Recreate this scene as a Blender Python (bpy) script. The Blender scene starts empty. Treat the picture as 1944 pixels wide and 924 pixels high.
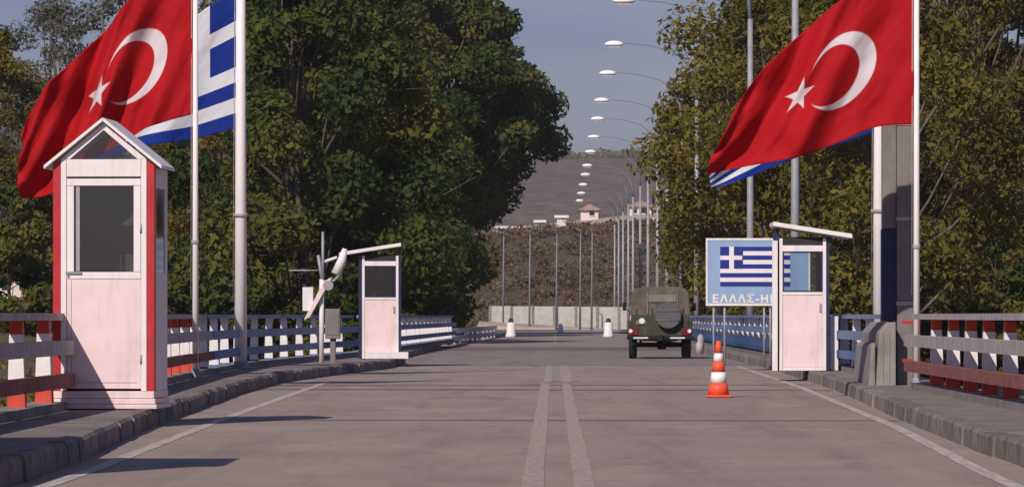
import bpy, bmesh, math, random
from mathutils import Vector, Matrix, noise
R = math.radians
random.seed(7)
S = bpy.context.scene
C = S.collection
F = 8000.0            # focal length in photograph pixels (1944 wide)
VX, VY, H = 1052.0, 600.0, 1.1

# ---------------------------------------------------------------- camera
cd = bpy.data.cameras.new('camera')
cam = bpy.data.objects.new('camera', cd); C.objects.link(cam)
cd.sensor_width = 36; cd.lens = 36*F/1944
cd.shift_x = -(VX-972)/1944; cd.shift_y = (VY-462)/1944
cd.clip_start = .5; cd.clip_end = 20000
cam.location = (0, 0, H); cam.rotation_euler = (R(90), 0, 0)
S.camera = cam

# ---------------------------------------------------------------- light
SUN = Vector((.50, 1.15, -.90)).normalized()       # direction the light travels
elev = math.asin(-SUN.z)
W = bpy.data.worlds.new('World'); S.world = W; W.use_nodes = True
nt = W.node_tree; nt.nodes.clear()
sky = nt.nodes.new('ShaderNodeTexSky'); sky.sky_type = 'NISHITA'; sky.sun_disc = False
sky.sun_elevation = elev
sky.sun_rotation = math.atan2(-SUN.x, -SUN.y)
sky.air_density = 1.3; sky.dust_density = .6; sky.ozone_density = 3.0
bg = nt.nodes.new('ShaderNodeBackground'); bg.inputs['Strength'].default_value = .075
wo = nt.nodes.new('ShaderNodeOutputWorld')
tint = nt.nodes.new('ShaderNodeMix'); tint.data_type = 'RGBA'; tint.blend_type = 'MULTIPLY'
tint.inputs[0].default_value = 1; tint.inputs[7].default_value = (.46, .475, .83, 1)
nt.links.new(sky.outputs[0], tint.inputs[6]); 
tcw = nt.nodes.new('ShaderNodeTexCoord'); mpw = nt.nodes.new('ShaderNodeMapping'); mpw.inputs['Scale'].default_value = (5, 5, 16)
nzw = nt.nodes.new('ShaderNodeTexNoise'); nzw.inputs['Scale'].default_value = 2.6; nzw.inputs['Detail'].default_value = 4
nt.links.new(tcw.outputs['Generated'], mpw.inputs[0]); nt.links.new(mpw.outputs[0], nzw.inputs[0])
mrw = nt.nodes.new('ShaderNodeMapRange'); mrw.inputs[1].default_value = .38; mrw.inputs[2].default_value = .68; mrw.inputs[3].default_value = 0; mrw.inputs[4].default_value = .42
nt.links.new(nzw.outputs[0], mrw.inputs[0])
cl = nt.nodes.new('ShaderNodeMix'); cl.data_type = 'RGBA'; cl.blend_type = 'MIX'; cl.inputs[7].default_value = (4.9, 5.1, 5.7, 1)
nt.links.new(mrw.outputs[0], cl.inputs[0]); nt.links.new(tint.outputs[2], cl.inputs[6]); nt.links.new(cl.outputs[2], bg.inputs[0])
nt.links.new(bg.outputs[0], wo.inputs[0])
sl = bpy.data.lights.new('sun', 'SUN'); sl.energy = 4.0; sl.angle = R(.5); sl.color = (1, .93, .86)
so = bpy.data.objects.new('sun', sl); C.objects.link(so)
so.rotation_euler = SUN.to_track_quat('-Z', 'Y').to_euler(); so.location = (-30, -60, 60)
S.view_settings.view_transform = 'Standard'; S.view_settings.look = 'None'
S.view_settings.gamma = 1; S.view_settings.exposure = 0.0

# ---------------------------------------------------------------- materials
def mat(name, col, rough=.8, var=.15, scale=3.0, bump=0.0, bscale=30, col2=None, metal=0, trans=0, spec=.3, aniso=None, dirt=0, objvar=0):
    m = bpy.data.materials.new(name); m.use_nodes = True
    n = m.node_tree; b = n.nodes['Principled BSDF']; L = n.links
    b.inputs['Roughness'].default_value = rough; b.inputs['Metallic'].default_value = metal
    b.inputs['Specular IOR Level'].default_value = spec
    tc = n.nodes.new('ShaderNodeTexCoord'); src = tc.outputs['Object']
    if aniso:
        mp = n.nodes.new('ShaderNodeMapping'); mp.inputs['Scale'].default_value = aniso
        L.new(src, mp.inputs[0]); src = mp.outputs[0]
    nz = n.nodes.new('ShaderNodeTexNoise'); nz.inputs['Scale'].default_value = scale
    nz.inputs['Detail'].default_value = 6; nz.inputs['Roughness'].default_value = .65
    L.new(src, nz.inputs['Vector'])
    mx = n.nodes.new('ShaderNodeMix'); mx.data_type = 'RGBA'
    c2 = col2 or tuple(max(0, c*(1-var)) for c in col)
    c1 = col if col2 else tuple(min(1, c*(1+var)) for c in col)
    rp = n.nodes.new('ShaderNodeMapRange'); rp.inputs[1].default_value = .35; rp.inputs[2].default_value = .65
    L.new(nz.outputs[0], rp.inputs[0]); L.new(rp.outputs[0], mx.inputs[0])
    mx.inputs[6].default_value = (*c1, 1); mx.inputs[7].default_value = (*c2, 1)
    out = mx.outputs[2]
    if dirt:
        n2 = n.nodes.new('ShaderNodeTexNoise'); n2.inputs['Scale'].default_value = 1.7; n2.inputs['Detail'].default_value = 8
        n2.inputs['Roughness'].default_value = .75
        mp2 = n.nodes.new('ShaderNodeMapping'); mp2.inputs['Scale'].default_value = (4, 4, .6)
        L.new(tc.outputs['Object'], mp2.inputs[0]); L.new(mp2.outputs[0], n2.inputs[0])
        r2 = n.nodes.new('ShaderNodeMapRange'); r2.inputs[1].default_value = .5; r2.inputs[2].default_value = .75; r2.inputs[4].default_value = dirt
        L.new(n2.outputs[0], r2.inputs[0])
        m2 = n.nodes.new('ShaderNodeMix'); m2.data_type = 'RGBA'; m2.inputs[7].default_value = (.16, .12, .09, 1)
        L.new(r2.outputs[0], m2.inputs[0]); L.new(out, m2.inputs[6]); out = m2.outputs[2]
    if objvar:
        oi = n.nodes.new('ShaderNodeObjectInfo'); hs = n.nodes.new('ShaderNodeHueSaturation')
        mr = n.nodes.new('ShaderNodeMapRange'); mr.inputs[3].default_value = 1-objvar; mr.inputs[4].default_value = 1+objvar
        L.new(oi.outputs['Random'], mr.inputs[0]); L.new(mr.outputs[0], hs.inputs['Value'])
        L.new(out, hs.inputs['Color']); out = hs.outputs[0]
    L.new(out, b.inputs['Base Color'])
    if bump:
        nb = n.nodes.new('ShaderNodeTexNoise'); nb.inputs['Scale'].default_value = bscale; nb.inputs['Detail'].default_value = 4
        L.new(src, nb.inputs[0])
        bp = n.nodes.new('ShaderNodeBump'); bp.inputs['Strength'].default_value = bump; bp.inputs['Distance'].default_value = .02
        L.new(nb.outputs[0], bp.inputs['Height']); L.new(bp.outputs[0], b.inputs['Normal'])
    if trans:
        tr = n.nodes.new('ShaderNodeBsdfTranslucent'); L.new(out, tr.inputs[0])
        ms = n.nodes.new('ShaderNodeMixShader'); ms.inputs[0].default_value = trans
        L.new(b.outputs[0], ms.inputs[1]); L.new(tr.outputs[0], ms.inputs[2])
        L.new(ms.outputs[0], n.nodes['Material Output'].inputs[0])
    return m

M = {}
M['white'] = mat('white_paint', (.80, .71, .69), .5, .04, 2, .05, 40, dirt=.30)
M['pole'] = mat('white_pole_paint', (.86, .77, .74), .45, .03, 2, dirt=.10)
M['pink'] = mat('pale_pink_paint', (.80, .61, .59), .5, .05, 2, .05, 60, dirt=.28)
M['red'] = mat('red_paint', (.45, .025, .03), .5, .15, 4, .05, dirt=.25)
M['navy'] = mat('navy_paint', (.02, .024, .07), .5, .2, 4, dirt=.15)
M['bluegrey'] = mat('blue_grey_paint', (.17, .235, .40), .6, .2, 5, .1, dirt=.35)
M['blue'] = mat('blue_paint', (.03, .13, .33), .5, .25, 5, dirt=.2)
M['railgrey'] = mat('weathered_rail', (.40, .35, .34), .8, .2, 6, .2, dirt=.45)
M['railred'] = mat('faded_red_rail', (.26, .09, .075), .8, .3, 6, .2, dirt=.3)
M['postwhite'] = mat('white_post_paint', (.78, .71, .70), .7, .08, 6, .1, dirt=.25)
M['concrete'] = mat('weathered_concrete', (.25, .215, .20), .9, .22, 3, .3, 25, dirt=.5, objvar=.1)
M['kerb'] = mat('kerb_stone', (.20, .165, .15), .9, .3, 5, .5, 25, dirt=.7, objvar=.22)
M['walk'] = mat('pavement_surface', (.21, .17, .155), .95, .25, 1.2, .3, 25, dirt=.3)
M['roofw'] = mat('roof_trim_white', (.80, .74, .70), .5, .05, 2, dirt=.15)
M['darkin'] = mat('dark_interior', (.03, .028, .03), .8, .2, 3)
M['steel'] = mat('grey_galvanised_steel', (.33, .32, .34), .55, .12, 3, metal=.2, dirt=.15)
M['column'] = mat('weathered_grey_brown_steel', (.20, .17, .16), .7, .15, 3, dirt=.3)
M['farwall'] = mat('pale_render_wall', (.50, .46, .41), .9, .12, 2, dirt=.3)
M['postred'] = mat('orange_red_post_paint', (.56, .06, .035), .6, .15, 5, dirt=.25)
M['arm'] = mat('dull_grey_lamp_arm', (.20, .20, .23), .6, .1, 3)
M['lamphead'] = mat('pale_lamp_head', (.85, .82, .80), .4, .03, 2)
M['orange'] = mat('cone_orange', (.85, .10, .045), .45, .08, 6, dirt=.08)
M['reflect'] = mat('cone_white_band', (.85, .80, .76), .4, .05, 6)
M['tyre'] = mat('rubber', (.015, .014, .014), .85, .2, 6)
M['olive'] = mat('olive_drab_paint', (.042, .045, .028), .7, .25, 3, dirt=.5)
M['canvas'] = mat('faded_olive_canvas', (.12, .10, .07), .95, .3, 2.5, .9, 5, dirt=.25)
M['beige'] = mat('beige_canvas_window', (.19, .17, .14), .8, .15, 3)
M['cover'] = mat('grey_wheel_cover', (.10, .095, .10), .75, .12, 4)
M['redlamp'] = mat('red_lamp_lens', (.16, .015, .015), .3, .1, 4)
M['clearlamp'] = mat('clear_lamp_lens', (.75, .72, .65), .25, .05, 4)
M['signblue'] = mat('light_blue_sign_face', (.27, .37, .54), .5, .05, 2, dirt=.2)
M['flagblue'] = mat('sign_flag_blue', (.015, .03, .22), .5, .05, 2)
M['grass'] = mat('grass', (.085, .085, .035), .95, .3, .35, .4, 4, col2=(.11, .085, .05))
M['hillfar'] = mat('distant_hill_scrub', (.15, .095, .06), .95, .3, .10, .9, .05, col2=(.05, .040, .027))
M['hillnear'] = mat('brown_hillside', (.10, .075, .05), .95, .3, .1, col2=(.07, .06, .035))
M['earth'] = mat('bare_earth', (.42, .32, .25), .95, .2, .3)
M['bark'] = mat('bark', (.10, .075, .06), .95, .3, 6, .5, 12)
M['barkpale'] = mat('pale_bark', (.13, .11, .09), .95, .3, 6, .5, 12)
M['roofred'] = mat('faded_pinkish_roof', (.36, .24, .20), .9, .2, 2)
M['housewall'] = mat('pale_house_wall', (.70, .60, .54), .9, .08, 1)

def leafmat(name, a, b, c):
    m = bpy.data.materials.new(name); m.use_nodes = True
    n = m.node_tree; L = n.links; p = n.nodes['Principled BSDF']
    p.inputs['Roughness'].default_value = .7; p.inputs['Specular IOR Level'].default_value = .08
    g = n.nodes.new('ShaderNodeNewGeometry')
    oi = n.nodes.new('ShaderNodeObjectInfo')
    tc = n.nodes.new('ShaderNodeTexCoord')
    nz = n.nodes.new('ShaderNodeTexNoise'); nz.inputs['Scale'].default_value = .32; nz.inputs['Detail'].default_value = 3
    add = n.nodes.new('ShaderNodeVectorMath'); add.operation = 'ADD'
    L.new(tc.outputs['Object'], add.inputs[0]); L.new(oi.outputs['Location'], add.inputs[1]); L.new(add.outputs[0], nz.inputs[0])
    at = n.nodes.new('ShaderNodeAttribute'); at.attribute_name = 'leaf_tone'
    s = n.nodes.new('ShaderNodeMath'); s.operation = 'MULTIPLY_ADD'
    L.new(at.outputs['Fac'], s.inputs[0]); s.inputs[1].default_value = .55; 
    s2 = n.nodes.new('ShaderNodeMath'); s2.operation = 'MULTIPLY_ADD'; s2.inputs[1].default_value = 1.5; s2.inputs[2].default_value = -.52
    L.new(nz.outputs[0], s2.inputs[0]); L.new(s2.outputs[0], s.inputs[2])
    cr = n.nodes.new('ShaderNodeValToRGB'); e = cr.color_ramp.elements
    e[0].position = .15; e[0].color = (*a, 1); e[1].position = .95; e[1].color = (*c, 1)
    x = e.new(.5); x.color = (*b, 1)
    L.new(s.outputs[0], cr.inputs[0]); L.new(cr.outputs[0], p.inputs['Base Color'])
    tr = n.nodes.new('ShaderNodeBsdfTranslucent'); L.new(cr.outputs[0], tr.inputs[0])
    ms = n.nodes.new('ShaderNodeMixShader'); ms.inputs[0].default_value = .38
    L.new(p.outputs[0], ms.inputs[1]); L.new(tr.outputs[0], ms.inputs[2])
    L.new(ms.outputs[0], n.nodes['Material Output'].inputs[0])
    return m
LEAF = {
 'dark':  leafmat('dark_green_leaves', (.030, .054, .013), (.085, .105, .022), (.20, .17, .032)),
 'olive': leafmat('olive_leaves', (.075, .075, .018), (.165, .138, .028), (.27, .20, .045)),
 'autumn': leafmat('turning_leaves', (.10, .082, .022), (.21, .145, .032), (.32, .19, .045)),
 'brown': leafmat('brown_autumn_leaves', (.13, .09, .055), (.20, .135, .08), (.27, .18, .115)),
 'silver': leafmat('silvery_leaves', (.07, .075, .05), (.14, .135, .095), (.21, .20, .15)),
}

def glass(name, tintc=(.6, .65, .65), alpha=.25, rough=.06):
    m = bpy.data.materials.new(name); m.use_nodes = True
    n = m.node_tree; L = n.links
    n.nodes.remove(n.nodes['Principled BSDF'])
    t = n.nodes.new('ShaderNodeBsdfTransparent'); t.inputs[0].default_value = (*tintc, 1)
    g = n.nodes.new('ShaderNodeBsdfGlossy'); g.inputs['Roughness'].default_value = rough; g.inputs[0].default_value = (.8, .8, .8, 1)
    f = n.nodes.new('ShaderNodeMath'); f.operation = 'MULTIPLY_ADD'
    fr = n.nodes.new('ShaderNodeFresnel'); fr.inputs[0].default_value = 1.5
    L.new(fr.outputs[0], f.inputs[0]); f.inputs[1].default_value = 1; f.inputs[2].default_value = alpha
    ms = n.nodes.new('ShaderNodeMixShader'); L.new(f.outputs[0], ms.inputs[0])
    L.new(t.outputs[0], ms.inputs[1]); L.new(g.outputs[0], ms.inputs[2])
    L.new(ms.outputs[0], n.nodes['Material Output'].inputs[0])
    return m
M['glass'] = glass('window_glass', (.55, .6, .6), .07)
M['glassclear'] = glass('clear_window_glass', (.8, .85, .88), .04)

# ---------------------------------------------------------------- mesh helpers
class MB:
    def __init__(s): s.b = bmesh.new()
    def box(s, x0, x1, y0, y1, z0, z1):
        v = [s.b.verts.new(p) for p in ((x0,y0,z0),(x1,y0,z0),(x1,y1,z0),(x0,y1,z0),(x0,y0,z1),(x1,y0,z1),(x1,y1,z1),(x0,y1,z1))]
        for f in ((0,3,2,1),(4,5,6,7),(0,1,5,4),(1,2,6,5),(2,3,7,6),(3,0,4,7)): s.b.faces.new([v[i] for i in f])
        return s
    def hexa(s, P):
        v = [s.b.verts.new(p) for p in P]
        for f in ((0,3,2,1),(4,5,6,7),(0,1,5,4),(1,2,6,5),(2,3,7,6),(3,0,4,7)): s.b.faces.new([v[i] for i in f])
        return s
    def prism(s, pts, y0, y1):          # polygon in XZ extruded along Y
        a = [s.b.verts.new((x, y0, z)) for x, z in pts]; c = [s.b.verts.new((x, y1, z)) for x, z in pts]
        n = len(pts); s.b.faces.new(a); s.b.faces.new(c[::-1])
        for i in range(n): s.b.faces.new((a[i], c[i], c[(i+1)%n], a[(i+1)%n]))
        return s
    def prism_x(s, pts, x0, x1):        # polygon in YZ extruded along X
        a = [s.b.verts.new((x0, y, z)) for y, z in pts]; c = [s.b.verts.new((x1, y, z)) for y, z in pts]
        n = len(pts); s.b.faces.new(a); s.b.faces.new(c[::-1])
        for i in range(n): s.b.faces.new((a[i], c[i], c[(i+1)%n], a[(i+1)%n]))
        return s
    def poly(s, pts):
        s.b.faces.new([s.b.verts.new(p) for p in pts]); return s
    def tube(s, path, rad, n=10, cap=True):
        path = [Vector(p) for p in path]
        if not hasattr(rad, '__len__'): rad = [rad]*len(path)
        rings = []
        for i, p in enumerate(path):
            t = (path[min(i+1, len(path)-1)] - path[max(i-1, 0)]).normalized()
            u = t.cross(Vector((0, 1, 0)) if abs(t.y) < .9 else Vector((1, 0, 0))).normalized(); w = t.cross(u)
            rings.append([s.b.verts.new(p + (u*math.cos(a) + w*math.sin(a))*rad[i]) for a in [2*math.pi*k/n for k in range(n)]])
        for i in range(len(rings)-1):
            for k in range(n):
                f = s.b.faces.new((rings[i][k], rings[i][(k+1)%n], rings[i+1][(k+1)%n], rings[i+1][k])); f.smooth = True
        if cap: s.b.faces.new(rings[0][::-1]); s.b.faces.new(rings[-1])
        return s
    def lathe(s, prof, n=20, c=(0,0,0)):
        rings = [[s.b.verts.new((c[0]+r*math.cos(2*math.pi*k/n), c[1]+r*math.sin(2*math.pi*k/n), c[2]+z)) for k in range(n)] for r, z in prof]
        for i in range(len(rings)-1):
            for k in range(n):
                f = s.b.faces.new((rings[i][k], rings[i][(k+1)%n], rings[i+1][(k+1)%n], rings[i+1][k])); f.smooth = True
        s.b.faces.new(rings[0][::-1]); s.b.faces.new(rings[-1]); return s
    def build(s, name, m, parent=None, bevel=0, loc=None):
        bmesh.ops.recalc_face_normals(s.b, faces=s.b.faces)
        me = bpy.data.meshes.new(name); s.b.to_mesh(me); s.b.free()
        for k in (m if isinstance(m, (list, tuple)) else [m]): me.materials.append(k)
        o = bpy.data.objects.new(name, me); C.objects.link(o)
        if parent: o.parent = parent
        if loc: o.location = loc
        if bevel:
            md = o.modifiers.new('bevel', 'BEVEL'); md.width = bevel; md.segments = 2; md.limit_method = 'ANGLE'
        return o
def tag(o, label=None, cat=None, group=None, kind=None):
    if label: o['label'] = label
    if cat: o['category'] = cat
    if group: o['group'] = group
    if kind: o['kind'] = kind
    return o
def thing(name, label, cat, loc=(0,0,0), rz=0, group=None):
    o = bpy.data.objects.new(name, None); C.objects.link(o); o.location = loc; o.rotation_euler = (0, 0, rz)
    return tag(o, label, cat, group)
def dup(root, loc, rz=0, label=None, group=None, scale=None):
    r = root.copy(); C.objects.link(r); r.location = loc; r.rotation_euler = (0, 0, rz)
    if label: r['label'] = label
    if group: r['group'] = group
    if scale: r.scale = scale
    for ch in list(root.children):
        c = ch.copy(); C.objects.link(c); c.parent = r
        for g in ch.children:
            d = g.copy(); C.objects.link(d); d.parent = c
    return r
def sx(px, d): return (px-VX)*d/F
def sz(py, d): return H + (VY-py)*d/F
def interp(path, y):
    for i in range(len(path)-1):
        (x0, y0), (x1, y1) = path[i], path[i+1]
        if y0 <= y <= y1: return x0 + (x1-x0)*(y-y0)/(y1-y0)
    return path[0][0] if y < path[0][1] else path[-1][0]
def frange(a, b, st):
    while a < b - 1e-6: yield a; a += st

# ---------------------------------------------------------------- terrain
def sstep(a, b, x):
    t = max(0, min(1, (x-a)/(b-a))); return t*t*(3-2*t)
def gh(x, y):
    ax = abs(x-.3)
    h = -3.0 + 5.0*sstep(90, 200, y)*sstep(9, 24, ax)
    if y > 150: h = max(h, -3.0 + 2.75*sstep(150, 340, y))
    h += .5*noise.noise(Vector((x*.05, y*.05, 3)))*sstep(7, 14, ax)
    if ax < 7.5: h = min(h, -.12)
    return h
def sheet(name, xs, ys, fn, m, kind='structure'):
    b = bmesh.new(); g = [[b.verts.new((x, y, fn(x, y))) for x in xs] for y in ys]
    for j in range(len(ys)-1):
        for i in range(len(xs)-1):
            f = b.faces.new((g[j][i], g[j][i+1], g[j+1][i+1], g[j+1][i])); f.smooth = True
    me = bpy.data.meshes.new(name); b.to_mesh(me); b.free(); me.materials.append(m)
    o = bpy.data.objects.new(name, me); C.objects.link(o); o['kind'] = kind; return o
xs = [-3500, -1500, -600, -300, -150, -100, -70] + [x*3 for x in range(-18, 19)] + [70, 100, 150, 300, 600, 1500, 3500]
ys = [-400, -100, -20, 20] + [y for y in range(40, 400, 8)] + [440, 520, 700, 1000, 1600, 2600, 4000, 7000]
sheet('ground', xs, ys, gh, M['grass'])
def fh(x, y):        # far ridge
    t = math.exp(-((y-2700)/520.0)**2)
    return -5 + t*(106 + 9*noise.noise(Vector((x*.0035, .2, 0))) + 3*noise.noise(Vector((x*.02, y*.01, 5)))) 
sheet('far_hill', [x*40 for x in range(-50, 51)], [1500 + 60*i for i in range(42)], fh, M['hillfar'])
def nh(x, y):        # brown hillside behind the road bend
    top = 10.3 + .055*(x+8)
    t = sstep(385, 470, y) - .9*sstep(540, 660, y)
    e = sstep(-75, -45, x)*(1-sstep(80, 130, x))
    return -.6 + t*e*(top + .5*noise.noise(Vector((x*.06, y*.05, 9))))
sheet('hillside', [x*3 for x in range(-26, 46)], [380 + 6*i for i in range(48)], nh, M['hillnear'])

# ---------------------------------------------------------------- bridge deck, road, kerbs
KL = [(-3.3,-20),(-3.3,15),(-3.56,31),(-4.0,42),(-4.45,60),(-4.5,70),(-4.15,78),(-3.45,89),(-3.42,97),(-3.9,102),(-3.8,135),(-3.05,200),(-2.75,226),(-2.9,300)]
KR = [(3.3,-20),(3.3,15),(3.44,34),(3.68,45),(4.17,62),(4.5,85),(4.5,115),(4.4,135),(4.3,200),(4.5,300)]
RL = [(-5.02,-20),(-5.02,44),(-5.25,50),(-5.62,62),(-5.84,76),(-5.6,84),(-4.95,98),(-4.75,104),(-3.95,160),(-3.2,226)]
RR = [(4.75,-20),(4.72,54),(5.05,62),(5.05,140),(5.2,300)]
MB().box(-6.6, 6.6, -30, 300, -1.1, -.03).build('bridge_deck', M['concrete'])['kind'] = 'structure'

def roadmat(name, c1, c2, tracks=True):
    m = mat(name, c1, .85, .1, .55, .25, 60, col2=c2)
    n = m.node_tree; L = n.links; b = n.nodes['Principled BSDF']
    base = b.inputs['Base Color'].links[0].from_socket
    tc = n.nodes.new('ShaderNodeTexCoord')
    def layer(scale, noises, lo, hi, colr, amt, base):
        mp = n.nodes.new('ShaderNodeMapping'); mp.inputs['Scale'].default_value = scale
        nz = n.nodes.new('ShaderNodeTexNoise'); nz.inputs['Scale'].default_value = noises; nz.inputs['Detail'].default_value = 7; nz.inputs['Roughness'].default_value = .7
        r = n.nodes.new('ShaderNodeMapRange'); r.inputs[1].default_value = lo; r.inputs[2].default_value = hi; r.inputs[4].default_value = amt
        x = n.nodes.new('ShaderNodeMix'); x.data_type = 'RGBA'; x.inputs[7].default_value = (*colr, 1)
        L.new(tc.outputs['Object'], mp.inputs[0]); L.new(mp.outputs[0], nz.inputs[0]); L.new(nz.outputs[0], r.inputs[0])
        L.new(r.outputs[0], x.inputs[0]); L.new(base, x.inputs[6]); return x.outputs[2]
    base = layer((1.6, .10, 1), 1.0, .5, .72, tuple(c*.58 for c in c1), .85, base)      # worn wheel tracks, drawn out along the road
    base = layer((.5, .16, 1), 1.7, .53, .62, tuple(c*1.22 for c in c1), .5, base)      # pale dusty patches
    base = layer((30, 30, 1), 2.5, .52, .75, tuple(c*1.3 for c in c1), .55, base)
    base = layer((.7, .5, 1), 4, .58, .68, tuple(c*.5 for c in c1), .6, base)
    base = layer((6, 1.2, 1), 5, .5, .8, tuple(c*.6 for c in c1), .6, base)            # grit
    L.new(base, b.inputs['Base Color'])
    return m
M['asphalt'] = roadmat('worn_asphalt', (.325, .247, .207), (.275, .211, .182))
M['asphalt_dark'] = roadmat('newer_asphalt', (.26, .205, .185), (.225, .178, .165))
M['asphalt_far'] = roadmat('distant_asphalt', (.30, .235, .215), (.26, .205, .19))
M['tar_or_shade'] = mat('tar_joint_or_shade', (.17, .13, .115), .8, .3, 4)  # tar of the joints, and colour of the painted shadow band
M['line'] = mat('worn_road_paint', (.41, .325, .28), .8, .1, 3, .2, 40, col2=(.315, .24, .20), aniso=(6, .8, 1))
M['edge'] = mat('edge_line_paint', (.55, .46, .42), .8, .1, 3, .2, 40, col2=(.33, .27, .25), aniso=(4, .5, 1))

def strip(name, ya, yb, fl, fr, z, m, step=4, kind='structure', parent=None):
    b = bmesh.new(); row = []
    ys = list(frange(ya, yb, step)) + [yb]
    for y in ys: row.append((b.verts.new((fl(y), y, z)), b.verts.new((fr(y), y, z))))
    for i in range(len(row)-1): b.faces.new((row[i][0], row[i][1], row[i+1][1], row[i+1][0]))
    me = bpy.data.meshes.new(name); b.to_mesh(me); b.free(); me.materials.append(m)
    o = bpy.data.objects.new(name, me); C.objects.link(o)
    if kind: o['kind'] = kind
    if parent: o.parent = parent
    return o
road = strip('road', -25, 300, lambda y: interp(KL, y)-.15, lambda y: interp(KR, y)+.15, 0, M['asphalt'], 2)
b = MB(); b.poly([(-9, 300, .004), (9, 300, .004), (10, 347, .004), (-28, 347, .004)]); b.build('road_bend', M['asphalt_far'])['kind'] = 'structure'
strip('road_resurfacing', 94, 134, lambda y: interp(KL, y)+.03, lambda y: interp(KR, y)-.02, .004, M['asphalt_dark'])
strip('road_far_surface', 150, 299.9, lambda y: interp(KL, y)+.03, lambda y: interp(KR, y)-.02, .004, M['asphalt_far'])
def joint_or_shade(y0, y1, z=.002, slant=0, xa=None, xb=None):
    b = MB(); N = 26; up = []; dn = []
    xl = (interp(KL, y0)+.05) if xa is None else xa; xr = (interp(KR, y0)-.05) if xb is None else xb
    for i in range(N+1):
        x = xl + (xr-xl)*i/N; w = random.uniform(-.04, .04)
        up.append((x, y1+w+slant*x, z)); dn.append((x, y0-w+slant*x, z))
    for i in range(N): b.poly([dn[i], dn[i+1], up[i+1], up[i]])
    b.build('joint_or_shade_band', M['tar_or_shade'])['kind'] = 'structure'
joint_or_shade(44.4, 44.8, slant=-.05); joint_or_shade(62.6, 63.6, slant=-.1); joint_or_shade(67, 67.8, slant=.08); joint_or_shade(134, 149, z=.007)  # first three are joints; the wide last band is a painted shadow
MB().poly([(-.16, 71, .0065), (.40, 71, .0065), (.36, 93.5, .0065), (-.20, 93.5, .0065)]).build('worn_patch', mat('dusty_worn_patch', (.335, .27, .245), .9, .1, 2, .2, 40, col2=(.265, .21, .19), aniso=(3, .5, 1)))['kind'] = 'structure'
# worn centre lines
cm = thing('centre_line', 'worn pair of pale painted lines down the middle of the road', 'road marking')
def wob(a): 
    return lambda y: a + .008*noise.noise(Vector((y*.35, a*9, 0)))
for a, bb, y0, y1 in ((-.215, -.07, 20, 69.5), (.13, .265, 20, 69.5), (-.17, -.04, 69.6, 93.8), (.12, .30, 69.6, 93.8), (-.02, .12, 160, 290)):
    strip('painted_line', y0, y1, wob(a), wob(bb), .0035 if y1 < 71 else .0095, M['line'], 1.0, None, cm)
LL = [(-3.28,20),(-3.3,29.8),(-3.53,44),(-3.72,62),(-3.8,72)]
LR = [(2.85,20),(3.02,29.8),(3.39,42),(3.8,65),(4.03,93),(4.05,106)]
ln = strip('edge_line', 20, 71, lambda y: interp(LL, y)-.06, lambda y: interp(LL, y)+.06, .0035, M['edge'], 1.5, None)
tag(ln, 'thin pale edge line along the left kerb', 'road marking')
ln = strip('edge_line', 20, 93.5, lambda y: interp(LR, y)-.05, lambda y: interp(LR, y)+.07, .0035, M['edge'], 1.5, None)
tag(ln, 'thin pale edge line curving along the right kerb', 'road marking')
# pavements
KZ = .18
pl = strip('left_pavement', -20, 159, lambda y: interp(RL, y)-.6, lambda y: interp(KL, y)-.1, KZ-.012, M['walk'], 2)
pr = strip('right_pavement', -20, 299, lambda y: interp(KR, y)+.1, lambda y: interp(RR, y)+.6, KZ-.012, M['walk'], 2)
def kerb_mesh(seed, L):
    rr = random.Random(seed); c = .025
    b = MB(); j = lambda: rr.uniform(-.012, .012)
    b.prism([(-.16, -.02), (0.0, -.02), (-.012, KZ-.03), (-.04, KZ+j()*.5), (-.16, KZ+j()*.3)], .012, L-.012)
    me = bpy.data.meshes.new('kerb_stone'); bmesh.ops.recalc_face_normals(b.b, faces=b.b.faces); b.b.to_mesh(me); b.b.free(); me.materials.append(M['kerb']); return me
KM = [kerb_mesh(i, 1.0) for i in range(5)]
def kerbs(path, side, par, y0, y1):
    y = y0
    while y < y1:
        xa = interp(path, y); xb = interp(path, y+1)
        o = bpy.data.objects.new('kerb_stone', random.choice(KM)); C.objects.link(o); o.parent = par
        a = math.atan2(-(xb-xa), 1.0)
        L = math.hypot(1, xb-xa)
        o.location = (xa + random.uniform(-.012, .012), y, random.uniform(-.008, .006)); o.rotation_euler = (0, 0, a + random.uniform(-.006, .006))
        o.scale = (1 if side < 0 else -1, L, 1); y += 1
kerbs(KL, -1, pl, 20, 140); kerbs(KR, 1, pr, 20, 140)
strip('kerb_line', 140, 299, lambda y: interp(KR, y), lambda y: interp(KR, y)+.18, .17, M['kerb'])
strip('kerb_line', 140, 226, lambda y: interp(KL, y)-.18, lambda y: interp(KL, y), .17, M['kerb'])
# raised plinths the railings stand on
def plinth(path, y0, y1, side, w=.16):
    b = bmesh.new(); rows = []
    for y in list(frange(y0, y1, 2)) + [y1]:
        x = interp(path, y); rows.append([b.verts.new((x+dx, y, z)) for dx, z in ((-w, .1), (w, .1), (w, KZ+.07), (-w, KZ+.07))])
    for i in range(len(rows)-1):
        for k in range(4): b.faces.new((rows[i][k], rows[i][(k+1)%4], rows[i+1][(k+1)%4], rows[i+1][k]))
    b.faces.new(rows[0][::-1]); b.faces.new(rows[-1]); bmesh.ops.recalc_face_normals(b, faces=b.faces)
    me = bpy.data.meshes.new('railing_plinth'); b.to_mesh(me); b.free(); me.materials.append(M['concrete'])
    o = bpy.data.objects.new('railing_plinth', me); C.objects.link(o); o['kind'] = 'structure'
plinth(RL, 20, 160, -1); plinth(RR, 20, 54, 1); plinth(RR, 60, 200, 1)

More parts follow.
